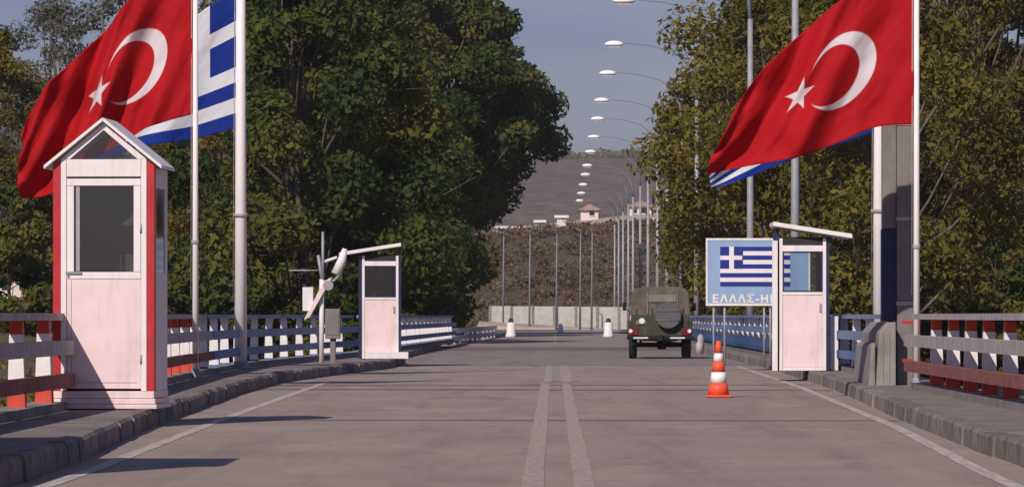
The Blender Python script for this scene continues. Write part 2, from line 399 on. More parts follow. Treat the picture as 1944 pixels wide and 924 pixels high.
# ---------------------------------------------------------------- railings
def post_mesh(bands, zt, name):
    # tapered precast post with painted bands: list of (z0, z1, material)
    b = MB(); mats = []
    W = lambda z: (.085 - .03*(z-.2)/.95)
    for z0, z1, mm in bands:
        if mm not in mats: mats.append(mm)
        w0, w1 = W(z0), W(z1); n0 = len(b.b.faces)
        b.hexa([(-w0,-.07,z0),(w0,-.07,z0),(w0,.07,z0),(-w0,.07,z0),(-w1,-.07,z1),(w1,-.07,z1),(w1,.07,z1),(-w1,.07,z1)])
        b.b.faces.ensure_lookup_table()
        for f in list(b.b.faces)[n0:]: f.material_index = mats.index(mm)
    me = bpy.data.meshes.new(name); bmesh.ops.recalc_face_normals(b.b, faces=b.b.faces); b.b.to_mesh(me); b.b.free()
    for mm in mats: me.materials.append(M[mm])
    return me
PT = post_mesh([(.2,.47,'postred'),(.47,.93,'postwhite'),(.93,1.06,'postred')], 1.06, 'post')
PG = post_mesh([(.2,.28,'blue'),(.28,1.06,'postwhite')], 1.06, 'post')
def railing(label, path, y0, y1, side, scheme, group, pitch=2.1):
    if scheme == 'blue': pitch = 2.9
    t = thing('railing', label, 'railing', (interp(path, y0), y0, 0), 0, group); ox, oy = interp(path, y0), y0
    tm, mm, lm, pm = {'red': ('railgrey', 'railgrey', 'railred', PT), 'blue': ('bluegrey', 'bluegrey', 'blue', PG)}[scheme]
    for nm, za, zb, m, w in (('top_rail', 1.06, 1.13, tm, .13), ('middle_rail', .72, .86, mm, .07), ('lower_rail', .40, .53, lm, .07)):
        b = bmesh.new(); rows = []
        off = 0 if nm == 'top_rail' else -side*.17
        for y in list(frange(y0, y1, 2)) + [y1]:
            x = interp(path, y)-ox+off; rows.append([b.verts.new((x+dx, y-oy, z)) for dx, z in ((-w, za), (w, za), (w, zb), (-w, zb))])
        for i in range(len(rows)-1):
            for k in range(4): b.faces.new((rows[i][k], rows[i][(k+1)%4], rows[i+1][(k+1)%4], rows[i+1][k]))
        b.faces.new(rows[0][::-1]); b.faces.new(rows[-1]); bmesh.ops.recalc_face_normals(b, faces=b.faces)
        me = bpy.data.meshes.new(nm); b.to_mesh(me); b.free(); me.materials.append(M[m])
        o = bpy.data.objects.new(nm, me); C.objects.link(o); o.parent = t
    for y in frange(y0+.6, y1, pitch):
        o = bpy.data.objects.new('post', pm); C.objects.link(o); o.parent = t
        o.location = (interp(path, y)-ox, y-oy, 0); o.rotation_euler = (0, random.uniform(-.01, .01), random.uniform(-.04, .04))
    return t
g = 'railings along the bridge'
railing('red and white post railing with grey rails on the left behind the gabled booth', RL, 22, 67.5, -1, 'red', g)
railing('blue railing with white posts on the left between tall flagpole and far booth', RL, 68, 100, -1, 'blue', g)
railing('small distant blue railing just right of the far left booth', RL, 104, 160, -1, 'blue', g)
railing('red and white post railing at the right edge beside the concrete pier', RR, 22, 54, 1, 'red', g)
railing('blue railing with white posts on the right behind the booth and flag sign', RR, 61, 200, 1, 'blue', g)
# distant low guard rail
t = thing('guard_rail', 'low pale guard rail on the left where the road narrows', 'guard rail', (-3.95, 160, 0))
for z0, z1 in ((.42, .62), (.16, .32)):
    MB().hexa([(-.1,0,z0),(0,0,z0),(.95,62,z0),(.85,62,z0),(-.1,0,z1),(0,0,z1),(.95,62,z1),(.85,62,z1)]).build('rail', M['postwhite'], t)
for i in range(11):
    MB().box(.9*i/10-.12, .9*i/10-.02, i*6, i*6+.1, 0, .6).build('post', M['steel'], t)

# ---------------------------------------------------------------- booths
def gabled_booth(loc, rz, label):
    t = thing('guard_booth', label, 'guard booth', loc, rz)
    w, D = .43, .92      # half width, depth ; front face at y=0
    # base steps
    MB().box(-w-.11, w+.11, -.06, D+.02, 0, .045).box(-w-.095, w+.095, -.045, D+.01, .049, .10).box(-w-.08, w+.08, -.03, D, .104, .175).build('base_step', M['pink'], t, .006)
    # corner posts, red on the outer sides
    for s in (-1, 1):
        MB().box(min(s*w, s*(w-.055)), max(s*w, s*(w-.055)), 0, .06, .178, 2.482).build('corner_post', M['white'], t, .004)
        MB().box(min(s*w, s*(w+.08)) + (.002 if s > 0 else 0), max(s*w, s*(w+.08)) - (.002 if s < 0 else 0), .006, .10, .178, 2.46).build('corner_trim', M['red'], t, .004)
        sw = MB(); xa, xb = (w+.045, w+.074) if s > 0 else (-w-.074, -w-.045)
        sw.box(xa, xb, .102, D-.04, .178, 1.35).box(xa, xb, .102, .16, 1.353, 2.40).box(xa, xb, D-.14, D-.04, 1.353, 2.40).box(xa, xb, .163, D-.143, 2.2, 2.40)
        sw.build('side_wall', M['white'], t)
        MB().box((xa+xb)/2-.004, (xa+xb)/2+.004, .163, D-.143, 1.353, 2.197).build('side_window', M['glassclear'], t)
    MB().box(-w-.074, w+.074, D-.037, D-.005, .178, 2.40).build('back_wall', M['white'], t)
    # door
    d = MB().box(-w+.058, w-.058, .012, .05, .20, 1.29)
    door = d.build('door', M['pink'], t, .004)
    b = MB()
    for z0, z1 in ((1.293, 1.36), (2.22, 2.29)): b.box(-w+.058, w-.058, .004, .054, z0, z1)
    for s in (-1, 1): b.box(min(s*(w-.06), s*.30), max(s*(w-.06), s*.30), .004, .054, 1.363, 2.217)
    b.build('window_frame', M['white'], door, .004)
    MB().box(-.297, .297, .028, .034, 1.363, 2.217).build('pane', M['glass'], door)
    MB().box(-.28, -.242, .012, .026, 1.37, 2.21).build('window_slide', M['steel'], door)
    MB().box(-.38, -.22, -.02, .004, 1.345, 1.362).tube([(-.36, -.02, 1.33), (-.36, .01, 1.33)], .012).build('handle', M['steel'], door)
    MB().box(-w+.10, -w+.104, .006, .013, .20, 1.28).box(-.33, .33, .006, .0125, .26, .264).build('door_seam', M['railgrey'], door)
    MB().box(-w+.058, w-.058, .002, .056, 2.31, 2.482).build('lintel', M['white'], t, .004)
    for z in (.45, 1.75): MB().tube([(.375, .0, z), (.375, .0, z+.09)], .012, 8).build('hinge', M['steel'], door)
    # gable with triangular light
    zt, zp = 2.485, 2.83
    b = MB()
    b.prism([(-w, zt), (-w+.09, zt), (0, zp-.055), (w-.09, zt), (w, zt), (0, zp+.01)], 0, .05)
    b.build('gable_frame', M['white'], t)
    MB().prism([(-w+.095, zt+.002), (w-.095, zt+.002), (0, zp-.06)], .02, .026).build('gable_pane', M['glass'], t)
    # roof slabs
    sl = (zp-zt)/w
    for s in (-1, 1):
        ex = w+.16
        pts = [(s*.002, zp+.03), (s*ex, zp+.03-sl*ex), (s*ex, zp+.065-sl*ex), (s*.002, zp+.065)]
        MB().prism(pts, -.07, D-.08).build('roof_slab', M['roofw'], t)
    MB().box(-w+.05, w-.05, .07, D-.06, .18, .24).build('floor', M['darkin'], t)
    MB().box(-.02, .34, D-.35, D-.06, .24, 1.15).build('desk', M['darkin'], t)
    return t
dA = 42.0
gabled_booth((-4.49, dA, KZ), R(-3.2), 'white gabled guard booth with red edges and glazed door on left pavement')

def shed_booth(loc, rz, label, mirror=1, sc=1.0):
    t = thing('guard_booth', label, 'guard booth', loc, rz)
    w, D, Ht = .40, .95, 2.28
    m = mirror
    xr = lambda a, b: (min(a*m, b*m), max(a*m, b*m))
    slope = lambda x: 2.34 - .155*x*m     # roof underside
    # navy side walls
    for s in (-1, 1):
        x0, x1 = sorted((s*w, s*(w+.055)))
        zt = min(slope(x0), slope(x1))
        MB().box(x0, x1, 0.01, D, 0.0, zt).build('side_wall', M['navy'], t)
    MB().box(-w+.002, w-.002, D-.04, D-.003, 0, 1.2).box(-w+.002, -w+.12, D-.04, D-.003, 1.203, 2.2).box(w-.12, w-.002, D-.04, D-.003, 1.203, 2.2).box(-w+.002, w-.002, D-.04, D-.003, 2.1+.103, 2.28).build('back_wall', M['navy'], t)
    door = MB().box(-w+.06, w-.06, .02, .05, .06, 1.28).build('door', M['pink'], t, .004)
    MB().box(-w+.003, -w+.058, 0, .05, .0, 2.24).box(w-.058, w-.003, 0, .05, .0, 2.24).box(-w+.06, w-.06, .004, .05, 2.02, 2.12).box(-w+.06, w-.06, .006, .05, 1.283, 1.33).box(-w+.06, w-.06, .008, .05, 0, .057).build('frame', M['white'], t, .003)
    b = MB().box(-w+.06, w-.06, .02, .05, 1.333, 1.36).box(-w+.06, w-.06, .02, .05, 1.99, 2.017).box(-w+.06, -w+.085, .02, .05, 1.363, 1.987).box(w-.085, w-.06, .02, .05, 1.363, 1.987)
    b.build('window_frame', M['navy'], door)
    MB().box(-w+.087, w-.087, .03, .036, 1.363, 1.987).build('pane', M['glassclear'], door)
    MB().box(-w+.06, w-.06, .012, .06, 2.123, 2.25).build('transom', M['darkin'], t)
    MB().box(w-.12, w-.09, -.012, .02, 1.0, 1.14).build('handle', M['steel'], door)
    xo = .72
    pts = [(-xo*.93, slope(-xo*.93)), (xo*.93, slope(xo*.93)), (xo*.93, slope(xo*.93)+.075), (-xo*.93, slope(-xo*.93)+.075)]
    if m > 0: pts = [(p[0]+.16, p[1]-.0) for p in pts]
    else: pts = [(p[0]-.22, p[1]) for p in pts]
    pts = [(x, z + (-.04*m if False else 0)) for x, z in pts]
    MB().prism(pts, -.18, D+.12).build('roof_slab', M['roofw'], t, .01)
    return t
b2 = shed_booth((sx(1524, 71.5), 71.5, KZ), R(0), 'white and navy flat roofed booth on the right in front of the flag sign', 1)
b3 = shed_booth((sx(722, 92), 92, KZ), R(4), 'small distant navy and white flat roofed booth on the left', -1)
MB().box(-.05, .85, -.25, .0, 0, .14).build('door_step', M['postwhite'], b3, loc=(-.25, 0, 0))

# unseen cabin added left of the frame to shade the near pavement and road
t = thing('blocker', 'added unseen white flat roofed cabin beyond the left edge, only its shadow on the near road', 'blocker', (-5.0, 27.6, KZ))
MB().box(-.95, .95, -6, -.002, 0, 1.05).build('low_blocker', M['white'], t, .01)  # low block added to shade the nearest left pavement
MB().box(-.95, .95, 0, 1.5, 0, 2.45).build('wall', M['white'], t, .01)  # wall of the added unseen cabin, there to cast shade
MB().box(-1.05, 1.05, -.1, 1.6, 2.453, 2.56).build('roof', M['roofw'], t, .01)  # roof of the added unseen cabin
d_ = MB().box(-.3, .5, -.03, -.003, .05, 2.0).build('door', M['pink'], t); MB().box(.38, .44, -.06, -.033, .95, 1.05).build('handle', M['steel'], d_)  # door and handle of the added unseen cabin

# white corner post by the right booth
o = MB().box(-.045, .045, -.04, .04, 0, 2.2).build('sign_post', M['white'], loc=(sx(1471, 71.46), 71.46, KZ)); tag(o, 'tall thin white post at the left side of the right booth', 'post')
o = MB().box(-.07, .07, -.05, .05, 0, .92).build('gate_post', M['postwhite'], loc=(sx(1583, 71.8), 71.8, KZ)); tag(o, 'short white post between right booth and blue railing', 'post')

# ---------------------------------------------------------------- flagpoles and flags
def flagpole(x, y, h, r0, r1, label, z0=KZ, m='pole'):
    t = thing('flagpole', label, 'flagpole', (x, y, z0), 0, 'white flagpoles')
    MB().tube([(0, 0, 0), (0, 0, h*.5), (0, 0, h)], [r0, (r0+r1)/2, r1], 16).build('pole', M[m], t)
    MB().lathe([(.02, h), (r1*1.6, h+.02), (r1*2, h+.06), (r1*1.4, h+.11), (.01, h+.13)], 12).build('finial', M[m], t)
    MB().lathe([(r0*2.4, 0), (r0*2.4, .02), (r0*1.3, .03), (r0*1.2, .12)], 16).build('base', M['steel'], t)
    MB().lathe([(r0*1.15, 0), (r0*1.22, .01), (r0*1.22, .05), (r0*1.15, .06)], 14, (0, 0, h*.32)).build('collar', M['railgrey'], t)
    MB().tube([(-r0-.02, -.01, 1.2), (-r1-.02, -.01, h-.1)], .006, 5).build('halyard', M['railgrey'], t)
    return t
P1 = (sx(371, 64), 64); P2 = (sx(457, 75), 75); P3 = (sx(1740, 54.6), 54.6); P4 = (sx(1669, 72), 72)
flagpole(P1[0], P1[1], 6.3, .048, .036, 'thin white pole carrying the left red crescent flag')
flagpole(P2[0], P2[1], 8.4, .115, .075, 'thick white pole of the left blue and white striped flag')
flagpole(P3[0], P3[1], 5.6, .042, .034, 'thin white pole carrying the right red crescent flag')
flagpole(P4[0], P4[1], 8.4, .115, .07, 'white pole behind the grey column on the right')

class Ex:      # little shader maths helper
    def __init__(s, nt): s.nt = nt
    def m(s, op, a, b=None, c=None):
        n = s.nt.nodes.new('ShaderNodeMath'); n.operation = op
        for i, v in enumerate((a, b, c)):
            if v is None: continue
            if isinstance(v, (int, float)): n.inputs[i].default_value = v
            else: s.nt.links.new(v, n.inputs[i])
        return n.outputs[0]
def flag_material(kind):
    m = bpy.data.materials.new(kind+'_flag_cloth'); m.use_nodes = True
    n = m.node_tree; L = n.links; e = Ex(n); p = n.nodes['Principled BSDF']
    p.inputs['Roughness'].default_value = .75; p.inputs['Specular IOR Level'].default_value = .15
    uv = n.nodes.new('ShaderNodeUVMap'); uv.uv_map = 'UVMap'
    sp = n.nodes.new('ShaderNodeSeparateXYZ'); L.new(uv.outputs[0], sp.inputs[0]); u, v = sp.outputs[0], sp.outputs[1]
    ss = lambda x, c, w=.004: e.m('MULTIPLY_ADD', e.m('SUBTRACT', x, c), 1/(2*w), .5)   # linear edge, clamp later
    def cl(x):
        q = n.nodes.new('ShaderNodeClamp'); L.new(x, q.inputs[0]); return q.outputs[0]
    if kind == 'crescent':
        x = e.m('MULTIPLY', u, 1.5); y = v
        def dist(cx, cy): return e.m('SQRT', e.m('ADD', e.m('POWER', e.m('ABSOLUTE', e.m('SUBTRACT', x, cx)), 2), e.m('POWER', e.m('ABSOLUTE', e.m('SUBTRACT', y, cy)), 2)))
        a = cl(ss(e.m('SUBTRACT', .25, dist(.5, .5)), 0)); b = cl(ss(e.m('SUBTRACT', dist(.5625, .5), .2), 0))
        cres = e.m('MULTIPLY', a, b)
        # five pointed star, one point towards the hoist
        dx = e.m('SUBTRACT', .8208, x); dy = e.m('SUBTRACT', y, .5)
        r = dist(.8208, .5); ang = e.m('ABSOLUTE', e.m('ARCTAN2', dy, dx))
        seg = 2*math.pi/5
        k = e.m('MULTIPLY', e.m('ROUND', e.m('DIVIDE', ang, seg)), seg); fa = e.m('ABSOLUTE', e.m('SUBTRACT', ang, k))
        fx = e.m('MULTIPLY', r, e.m('COSINE', fa)); fy = e.m('MULTIPLY', r, e.m('SINE', fa))
        Ro, Ri = .13, .13*.382; A = Vector((Ro, 0)); B = Vector((Ri*math.cos(seg/2), Ri*math.sin(seg/2)))
        d = B-A; nx, ny = d.y, -d.x; l = math.hypot(nx, ny); nx /= l; ny /= l; c0 = nx*Ro
        if c0 < 0: nx, ny, c0 = -nx, -ny, -c0
        star = cl(ss(e.m('SUBTRACT', c0, e.m('ADD', e.m('MULTIPLY', fx, nx), e.m('MULTIPLY', fy, ny))), 0))
        fac = e.m('MAXIMUM', cres, star); c0c, c1c = (.50, .010, .014), (.80, .70, .71)
    else:
        # nine stripes, blue first; square canton with cross
        st = e.m('MULTIPLY', e.m('SUBTRACT', 1, v), 9); odd = e.m('MODULO', e.m('FLOOR', st), 2)
        xx = e.m('MULTIPLY', u, 13.5)
        canton = e.m('MULTIPLY', e.m('LESS_THAN', xx, 5), e.m('LESS_THAN', st, 5))
        arm = e.m('MAXIMUM', e.m('LESS_THAN', e.m('ABSOLUTE', e.m('SUBTRACT', xx, 2.5)), .5), e.m('LESS_THAN', e.m('ABSOLUTE', e.m('SUBTRACT', st, 2.5)), .5))
        fac = e.m('ADD', e.m('MULTIPLY', canton, arm), e.m('MULTIPLY', e.m('SUBTRACT', 1, canton), odd)); c0c, c1c = (.012, .035, .26), (.76, .74, .76)
    mx = n.nodes.new('ShaderNodeMix'); mx.data_type = 'RGBA'; L.new(fac, mx.inputs[0]); mx.inputs[6].default_value = (*c0c, 1); mx.inputs[7].default_value = (*c1c, 1)
    L.new(mx.outputs[2], p.inputs['Base Color'])
    nb = n.nodes.new('ShaderNodeTexNoise'); nb.inputs['Scale'].default_value = 9; tc = n.nodes.new('ShaderNodeTexCoord'); L.new(tc.outputs['Object'], nb.inputs[0])
    bp = n.nodes.new('ShaderNodeBump'); bp.inputs['Strength'].default_value = .15; L.new(nb.outputs[0], bp.inputs['Height']); L.new(bp.outputs[0], p.inputs['Normal'])
    tr = n.nodes.new('ShaderNodeBsdfTranslucent'); L.new(mx.outputs[2], tr.inputs[0])
    ms = n.nodes.new('ShaderNodeMixShader'); ms.inputs[0].default_value = .28
    L.new(p.outputs[0], ms.inputs[1]); L.new(tr.outputs[0], ms.inputs[2]); L.new(ms.outputs[0], n.nodes['Material Output'].inputs[0])
    return m
FM = {'crescent': flag_material('crescent'), 'striped': flag_material('striped')}
def curve_at(P, t):
    # smooth arc-length interpolation through points
    n = len(P); pts = []
    for i in range(n-1):
        p0 = Vector(P[max(i-1, 0)]); p1 = Vector(P[i]); p2 = Vector(P[i+1]); p3 = Vector(P[min(i+2, n-1)])
        for k in range(12):
            s = k/12; pts.append(.5*((2*p1)+(-p0+p2)*s+(2*p0-5*p1+4*p2-p3)*s*s+(-p0+3*p1-3*p2+p3)*s**3))
    pts.append(Vector(P[-1])); L = [0]
    for i in range(1, len(pts)): L.append(L[-1]+(pts[i]-pts[i-1]).length)
    T = t*L[-1]
    for i in range(1, len(L)):
        if L[i] >= T:
            q = (T-L[i-1])/max(1e-9, L[i]-L[i-1]); return pts[i-1].lerp(pts[i], q)
    return pts[-1]
def flag(name, kind, hoist, d, bottom, top, label, cat, warp=1.0, folds=(.16, 2.6, .5), seed=0, NU=110, NV=72):
    # bottom / top: (px, py) outlines; converted to metres at the flag's own distance
    ox, oz = sx(hoist[0], d), sz(hoist[1], d)
    bt = [Vector((sx(x, d)-ox, sz(y, d)-oz)) for x, y in bottom]; tp = [Vector((sx(x, d)-ox, sz(y, d)-oz)) for x, y in top]
    b = bmesh.new(); uvl = b.loops.layers.uv.new('UVMap'); g = []; A, f1, f2 = folds
    cb = [curve_at(bt, (i/NU)**warp) for i in range(NU+1)]; ct = [curve_at(tp, (i/NU)**warp) for i in range(NU+1)]
    for i in range(NU+1):
        u = i/NU; row = []
        for j in range(NV+1):
            v = j/NV; p = cb[i].lerp(ct[i], v)
            grow = min(1, u*2.2)
            ph = u*f1*2*math.pi - (1-v)*f2*2*math.pi + seed
            y = A*grow*math.sin(ph) + .4*A*grow*math.sin(2.3*ph + 1.3 + 2*v) + .25*A*math.sin(9*(1-v)+14*u+seed)*grow + .06*A*math.sin(31*u-13*v+seed)*grow
            y += .20*A*noise.noise(Vector((u*9+v*3, v*5, seed))) + .08*A*noise.noise(Vector((u*26+v*9, v*14, seed)))
            # small in-plane sway along with the fold
            dx = .035*grow*math.sin(ph*1.0 + .8); dz = .02*grow*math.cos(ph)*(1 if 0 < j < NV else .6)
            row.append((b.verts.new((p.x+dx, y, p.y+dz)), (u, v)))
        g.append(row)
    for i in range(NU):
        for j in range(NV):
            q = (g[i][j], g[i+1][j], g[i+1][j+1], g[i][j+1]); f = b.faces.new([w[0] for w in q]); f.smooth = True
            for lp, w in zip(f.loops, q): lp[uvl].uv = w[1]
    me = bpy.data.meshes.new(name); b.to_mesh(me); b.free(); me.materials.append(FM[kind])
    o = bpy.data.objects.new(name, me); C.objects.link(o); o.location = (ox, d, oz)
    md = o.modifiers.new('thickness', 'SOLIDIFY'); md.thickness = .004
    tag(o, label, cat)
    h = (tp[0]-bt[0]).y
    MB().tube([(.012, 0, -.02), (.012, 0, h+.02)], .012, 6).build('hoist_rope', M['railgrey'], o)
    for z in (.02, h*.5, h-.02): MB().tube([(-.01, 0, z), (.035, 0, z)], .014, 6).build('clip', M['steel'], o)
    return o
flag('crescent_flag', 'crescent', (366, 217), 64,
     [(366,217),(312,232),(250,258),(172,306),(97,366),(40,374)], [(366,-62),(250,0),(130,128),(62,196),(36,252)],
     'red flag with white crescent and star flying behind the gabled booth', 'flag', 1.15, (.17, 2.2, .9), .6)
flag('striped_flag', 'striped', (450, 243), 75,
     [(450,243),(375,262),(260,282),(170,310),(100,340)], [(450,-20),(402,10),(372,32),(270,110),(140,230)],
     'blue and white striped cross flag partly hidden by the left red flag', 'flag', 1.0, (.10, 1.7, .3), 2.1)
flag('crescent_flag', 'crescent', (1735, 236), 54.6,
     [(1735,236),(1662,242),(1600,266),(1500,302),(1342,328)], [(1735,-73),(1600,-2),(1482,98),(1402,198),(1372,255)],
     'large red flag with white crescent and star high on the right pole', 'flag', 1.0, (.13, 1.7, .7), 2.4)
flag('striped_flag', 'striped', (1661, 250), 72,
     [(1661,250),(1600,272),(1530,292),(1440,330),(1352,358)], [(1661,-25),(1600,20),(1500,110),(1400,230),(1350,320)],
     'blue and white striped flag showing below the right red flag', 'flag', 1.0, (.08, 1.6, .4), 1.0)

# ---------------------------------------------------------------- grey column and pier on the right
t = thing('column', 'tall grey steel column with dark side standing on a concrete pier', 'column', (sx(1715, 57.5), 57.5, 0))
MB().box(-.093, .13, -.10, .16, .15, 5.6).build('shaft', M['column'], t, .015)
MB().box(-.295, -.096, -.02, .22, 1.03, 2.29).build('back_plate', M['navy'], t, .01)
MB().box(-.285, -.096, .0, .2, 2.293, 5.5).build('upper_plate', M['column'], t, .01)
for z in (1.25, 2.4, 3.7): MB().box(-.11, .145, -.115, -.103, z, z+.05).build('strap', M['railgrey'], t)
t = thing('concrete_pier', 'squat weathered concrete pier under the grey column', 'pier', (sx(1698, 57.1), 57.1, 0))
MB().prism([(-.26, .15), (.01, .15), (.01, 1.02), (-.10, 1.02), (-.22, .88)], -.16, 3.0).build('pier_block', M['concrete'], t, .02)
MB().prism([(-.36, .15), (-.263, .15), (-.263, .75), (-.32, .70)], -.10, 2.8).build('pier_buttress', M['concrete'], t, .02)
for i in range(2): MB().box(-.17+.09*i, -.16+.09*i, -.168, -.158, .2, .86).build('board_mark', M['kerb'], t)
t = thing('hinge_bracket', 'small red steel bracket fixed on right pier by the thin flagpole', 'bracket', (sx(1733, 55.4), 55.4, 0))
for z in (.5, 1.0): MB().box(-.14, .1, -.03, .03, z, z+.04).build('strap', M['red'], t)
MB().box(.05, .09, -.05, .05, .3, 1.04).build('bar', M['red'], t)

# ---------------------------------------------------------------- sign
dS = 85.0
t = thing('border_sign', 'light blue board with blue and white flag and place name on thin legs', 'sign', (sx(1340, dS), dS, 0))
sw, z0, z1 = (1538-1340)/F*dS, sz(580, dS), sz(452, dS)
MB().box(.03, sw-.03, 0, .03, z0+.03, z1-.03).build('board', M['signblue'], t)
fr = MB().box(0, sw, -.012, .042, z0, z0+.045).box(0, sw, -.012, .042, z1-.045, z1).box(0, .035, -.012, .042, z0+.047, z1-.047).box(sw-.035, sw, -.012, .042, z0+.047, z1-.047)
fr.build('frame', M['white'], t)
fx0, fx1, fz0, fz1 = (1367-1340)/F*dS, (1500-1340)/F*dS, sz(543, dS), sz(468, dS)
u = (fz1-fz0)/9
b = MB(); b.box(fx0, fx1, -.006, -.001, fz0, fz1); b.build('flag_panel', M['white'], t)
b = MB()
for i in range(9):
    if i % 2 == 0:
        za = fz1-(i+1)*u; b.box(fx0 + (5*u+.002 if i < 5 else 0), fx1, -.010, -.007, za, za+u)
for (a, c) in ((0, 2), (3, 5)):
    for (e1, e2) in ((0, 2), (3, 5)): b.box(fx0+a*u*1.05, fx0+c*u*1.05-.004, -.012, -.0075, fz1-e2*u, fz1-e1*u)
b.build('flag_stripes', M['flagblue'], t)
def text(body, size, loc, m, parent, name='lettering'):
    c = bpy.data.curves.new(name, 'FONT'); c.body = body; c.size = size; c.extrude = .003; c.offset = .007; c.space_character = 1.25
    o = bpy.data.objects.new(name, c); C.objects.link(o)
    bpy.context.view_layer.update()
    me = bpy.data.meshes.new_from_object(o.evaluated_get(bpy.context.evaluated_depsgraph_get()))
    bpy.data.objects.remove(o); me.materials.clear(); me.materials.append(m)
    o = bpy.data.objects.new(name, me); C.objects.link(o); o.parent = parent; o.location = loc; o.rotation_euler = (R(90), 0, 0); return o
M['letter'] = mat('cream_lettering', (.78, .70, .55), .6, .05, 3)
lt = text('ΕΛΛΑΣ-HELLAS', .215, (.13, -.004, z0+.07), M['letter'], t)
lt.scale = (1.98-.13)/max(.1, max(v.co.x for v in lt.data.vertices)), 1, 1
for x in (.16, .38, sw*.56, sw*.62, sw-.2)[:4:1]:
    MB().tube([(x, .06, 0.1), (x, .06, z0+.2)], .022, 8).build('leg', M['steel'], t)

# ---------------------------------------------------------------- traffic cone
dC = 8000*1.1/154.0
t = thing('traffic_cone', 'orange and white striped traffic cone standing alone on the road', 'traffic cone', (sx(1364, dC), dC, 0))
MB().box(-.17, .17, -.17, .17, .006, .035).build('base', M['orange'], t, .012)
hC = .77; rr = lambda z: .145 - (.145-.03)*(z-.036)/(hC-.036)
bands = [(.036, .20, 'orange'), (.203, .345, 'reflect'), (.348, .49, 'orange'), (.493, .60, 'reflect'), (.603, hC, 'orange')]
for za, zb, m in bands: MB().lathe([(rr(za), za), (rr(zb), zb)], 24).build('cone_body' if m == 'orange' else 'white_band', M[m], t)

# ---------------------------------------------------------------- bollards
t = thing('bollard', 'white dark topped bollard on the left where the road narrows', 'bollard', (sx(970, 222), 222, 0), 0, 'far white bollards')
MB().lathe([(.30, 0), (.28, .12), (.24, .2), (.22, .72), (.15, .78)], 18).build('body', M['postwhite'], t)
MB().lathe([(.15, .785), (.13, .85), (.10, .98), (.03, 1.0)], 14).build('cap', M['navy'], t)
dup(t, (sx(1155, 222), 222, 0), 0, 'white dark topped bollard on the right just left of the jeep')
t = thing('marker_post', 'tiny pale marker post in middle of distant road', 'marker', (sx(1064, 290), 290, 0))
MB().lathe([(.22, 0), (.2, .1), (.13, .55), (.05, .6)], 12).build('body', M['postwhite'], t)

# ---------------------------------------------------------------- barrier machine on left
dB = 84
t = thing('barrier', 'raised road barrier with grey cabinet and white counterweight on left', 'barrier', (sx(612, dB), dB, 0))
q = lambda px, py: ((px-612)/F*dB, sz(py, dB))
def bar(a, c, r, nm, m, y=0, y2=None):
    (xa, za), (xb, zb) = q(*a), q(*c)
    MB().tube([(xa, y, za), (xb, y if y2 is None else y2, zb)], r, 8).build(nm, M[m], t, )
bar((610, 690), (611, 530), .05, 'post', 'white')
bar((613, 440), (613, 530), .028, 'mast', 'steel', -.02)
(xa, za), (xb, zb) = q(582, 605), q(624, 530)
MB().hexa([(xa-.05,-.16,za-.03),(xa+.07,-.16,za+.03),(xa+.07,-.06,za+.03),(xa-.05,-.06,za-.03),(xb-.09,-.16,zb-.04),(xb+.08,-.16,zb+.04),(xb+.08,-.06,zb+.04),(xb-.09,-.06,zb-.04)]).build('boom', M['pink'], t, .01)
MB().tube([(xb, -.2, zb-.12), (xb, -.03, zb-.12)], .10, 14).build('pivot', M['steel'], t)
pts = [q(624, 530), q(634, 533), q(643, 524), q(640, 514)]
MB().tube([(x, -.1, z) for x, z in pts], .03, 8).build('boom_hinge', M['steel'], t)
bar((612, 535), (604, 484), .035, 'fork_arm', 'steel', .02)
bar((612, 498), (640, 488), .03, 'fork_arm', 'white', .02)
MB().tube([(q(638, 520)[0], -.05, q(638, 520)[1]), (q(650, 492)[0], -.05, q(650, 492)[1]), (q(655, 472)[0], -.05, q(655, 472)[1])], [.10, .085, .05], 12).build('camera_housing', M['white'], t)
bar((548, 513), (606, 513), .012, 'antenna', 'railgrey', .05)
xa, za = q(575, 590); xb, zb = q(595, 545)
MB().box(xa, xb, -.12, .02, za, zb).build('counterweight', M['postwhite'], t, .01)
xa, za = q(617, 642); xb, zb = q(645, 586)
o = MB().box(0, xb-xa, 0, .3, 0, zb-za).build('cabinet', M['column'], loc=(sx(617, dB-1), dB-1, za), bevel=.015); tag(o, 'small grey brown control box on a leg beside the barrier post', 'cabinet')
MB().box((xb-xa)/2-.05, (xb-xa)/2+.05, .08, .2, KZ-za, -.003).build('leg', M['column'], o)
# feed the cabinet a door plate
MB().box(.03, xb-xa-.03, -.012, -.002, .08, zb-za-.06).build('cabinet_door', M['column'], o)

# ---------------------------------------------------------------- military vehicle
dV = 109
t = thing('military_jeep', 'olive green canvas topped military jeep seen from behind with spare wheel', 'jeep', (sx(1253, dV), dV, 0), R(-1))
w = .84
def profile(pts, x0, x1, nm, m, par=t, bev=.02): return MB().prism_x(pts, x0, x1).build(nm, M[m], par, bev)
profile([(0, .58), (3.75, .58), (3.75, 1.02), (2.35, 1.1), (0, 1.12)], -w+.09, w-.09, 'body', 'olive')
for s in (-1, 1):
    x0, x1 = sorted((s*(w-.09), s*w))
    profile([(0.02, .62), (.1, .98), (1.15, .98), (1.3, .62), (2.5, .62), (2.6, .98), (3.7, .95), (3.7, .80), (1.25, 1.0), (.0, 1.0)][:1] + [(.02, 1.0), (3.7, .97), (3.72, .8), (3.5, .78), (2.65, .78), (2.5, .5), (1.3, .5), (1.15, .8), (.2, .8)], x0, x1, 'fender', 'olive')
b = MB()
prof = [(-.78, 1.12), (.78, 1.12), (.74, 1.70), (.66, 1.81), (.4, 1.86), (-.4, 1.86), (-.66, 1.81), (-.74, 1.70)]
b.prism(prof, .03, 2.0).build('canvas_top', M['canvas'], t, .02)
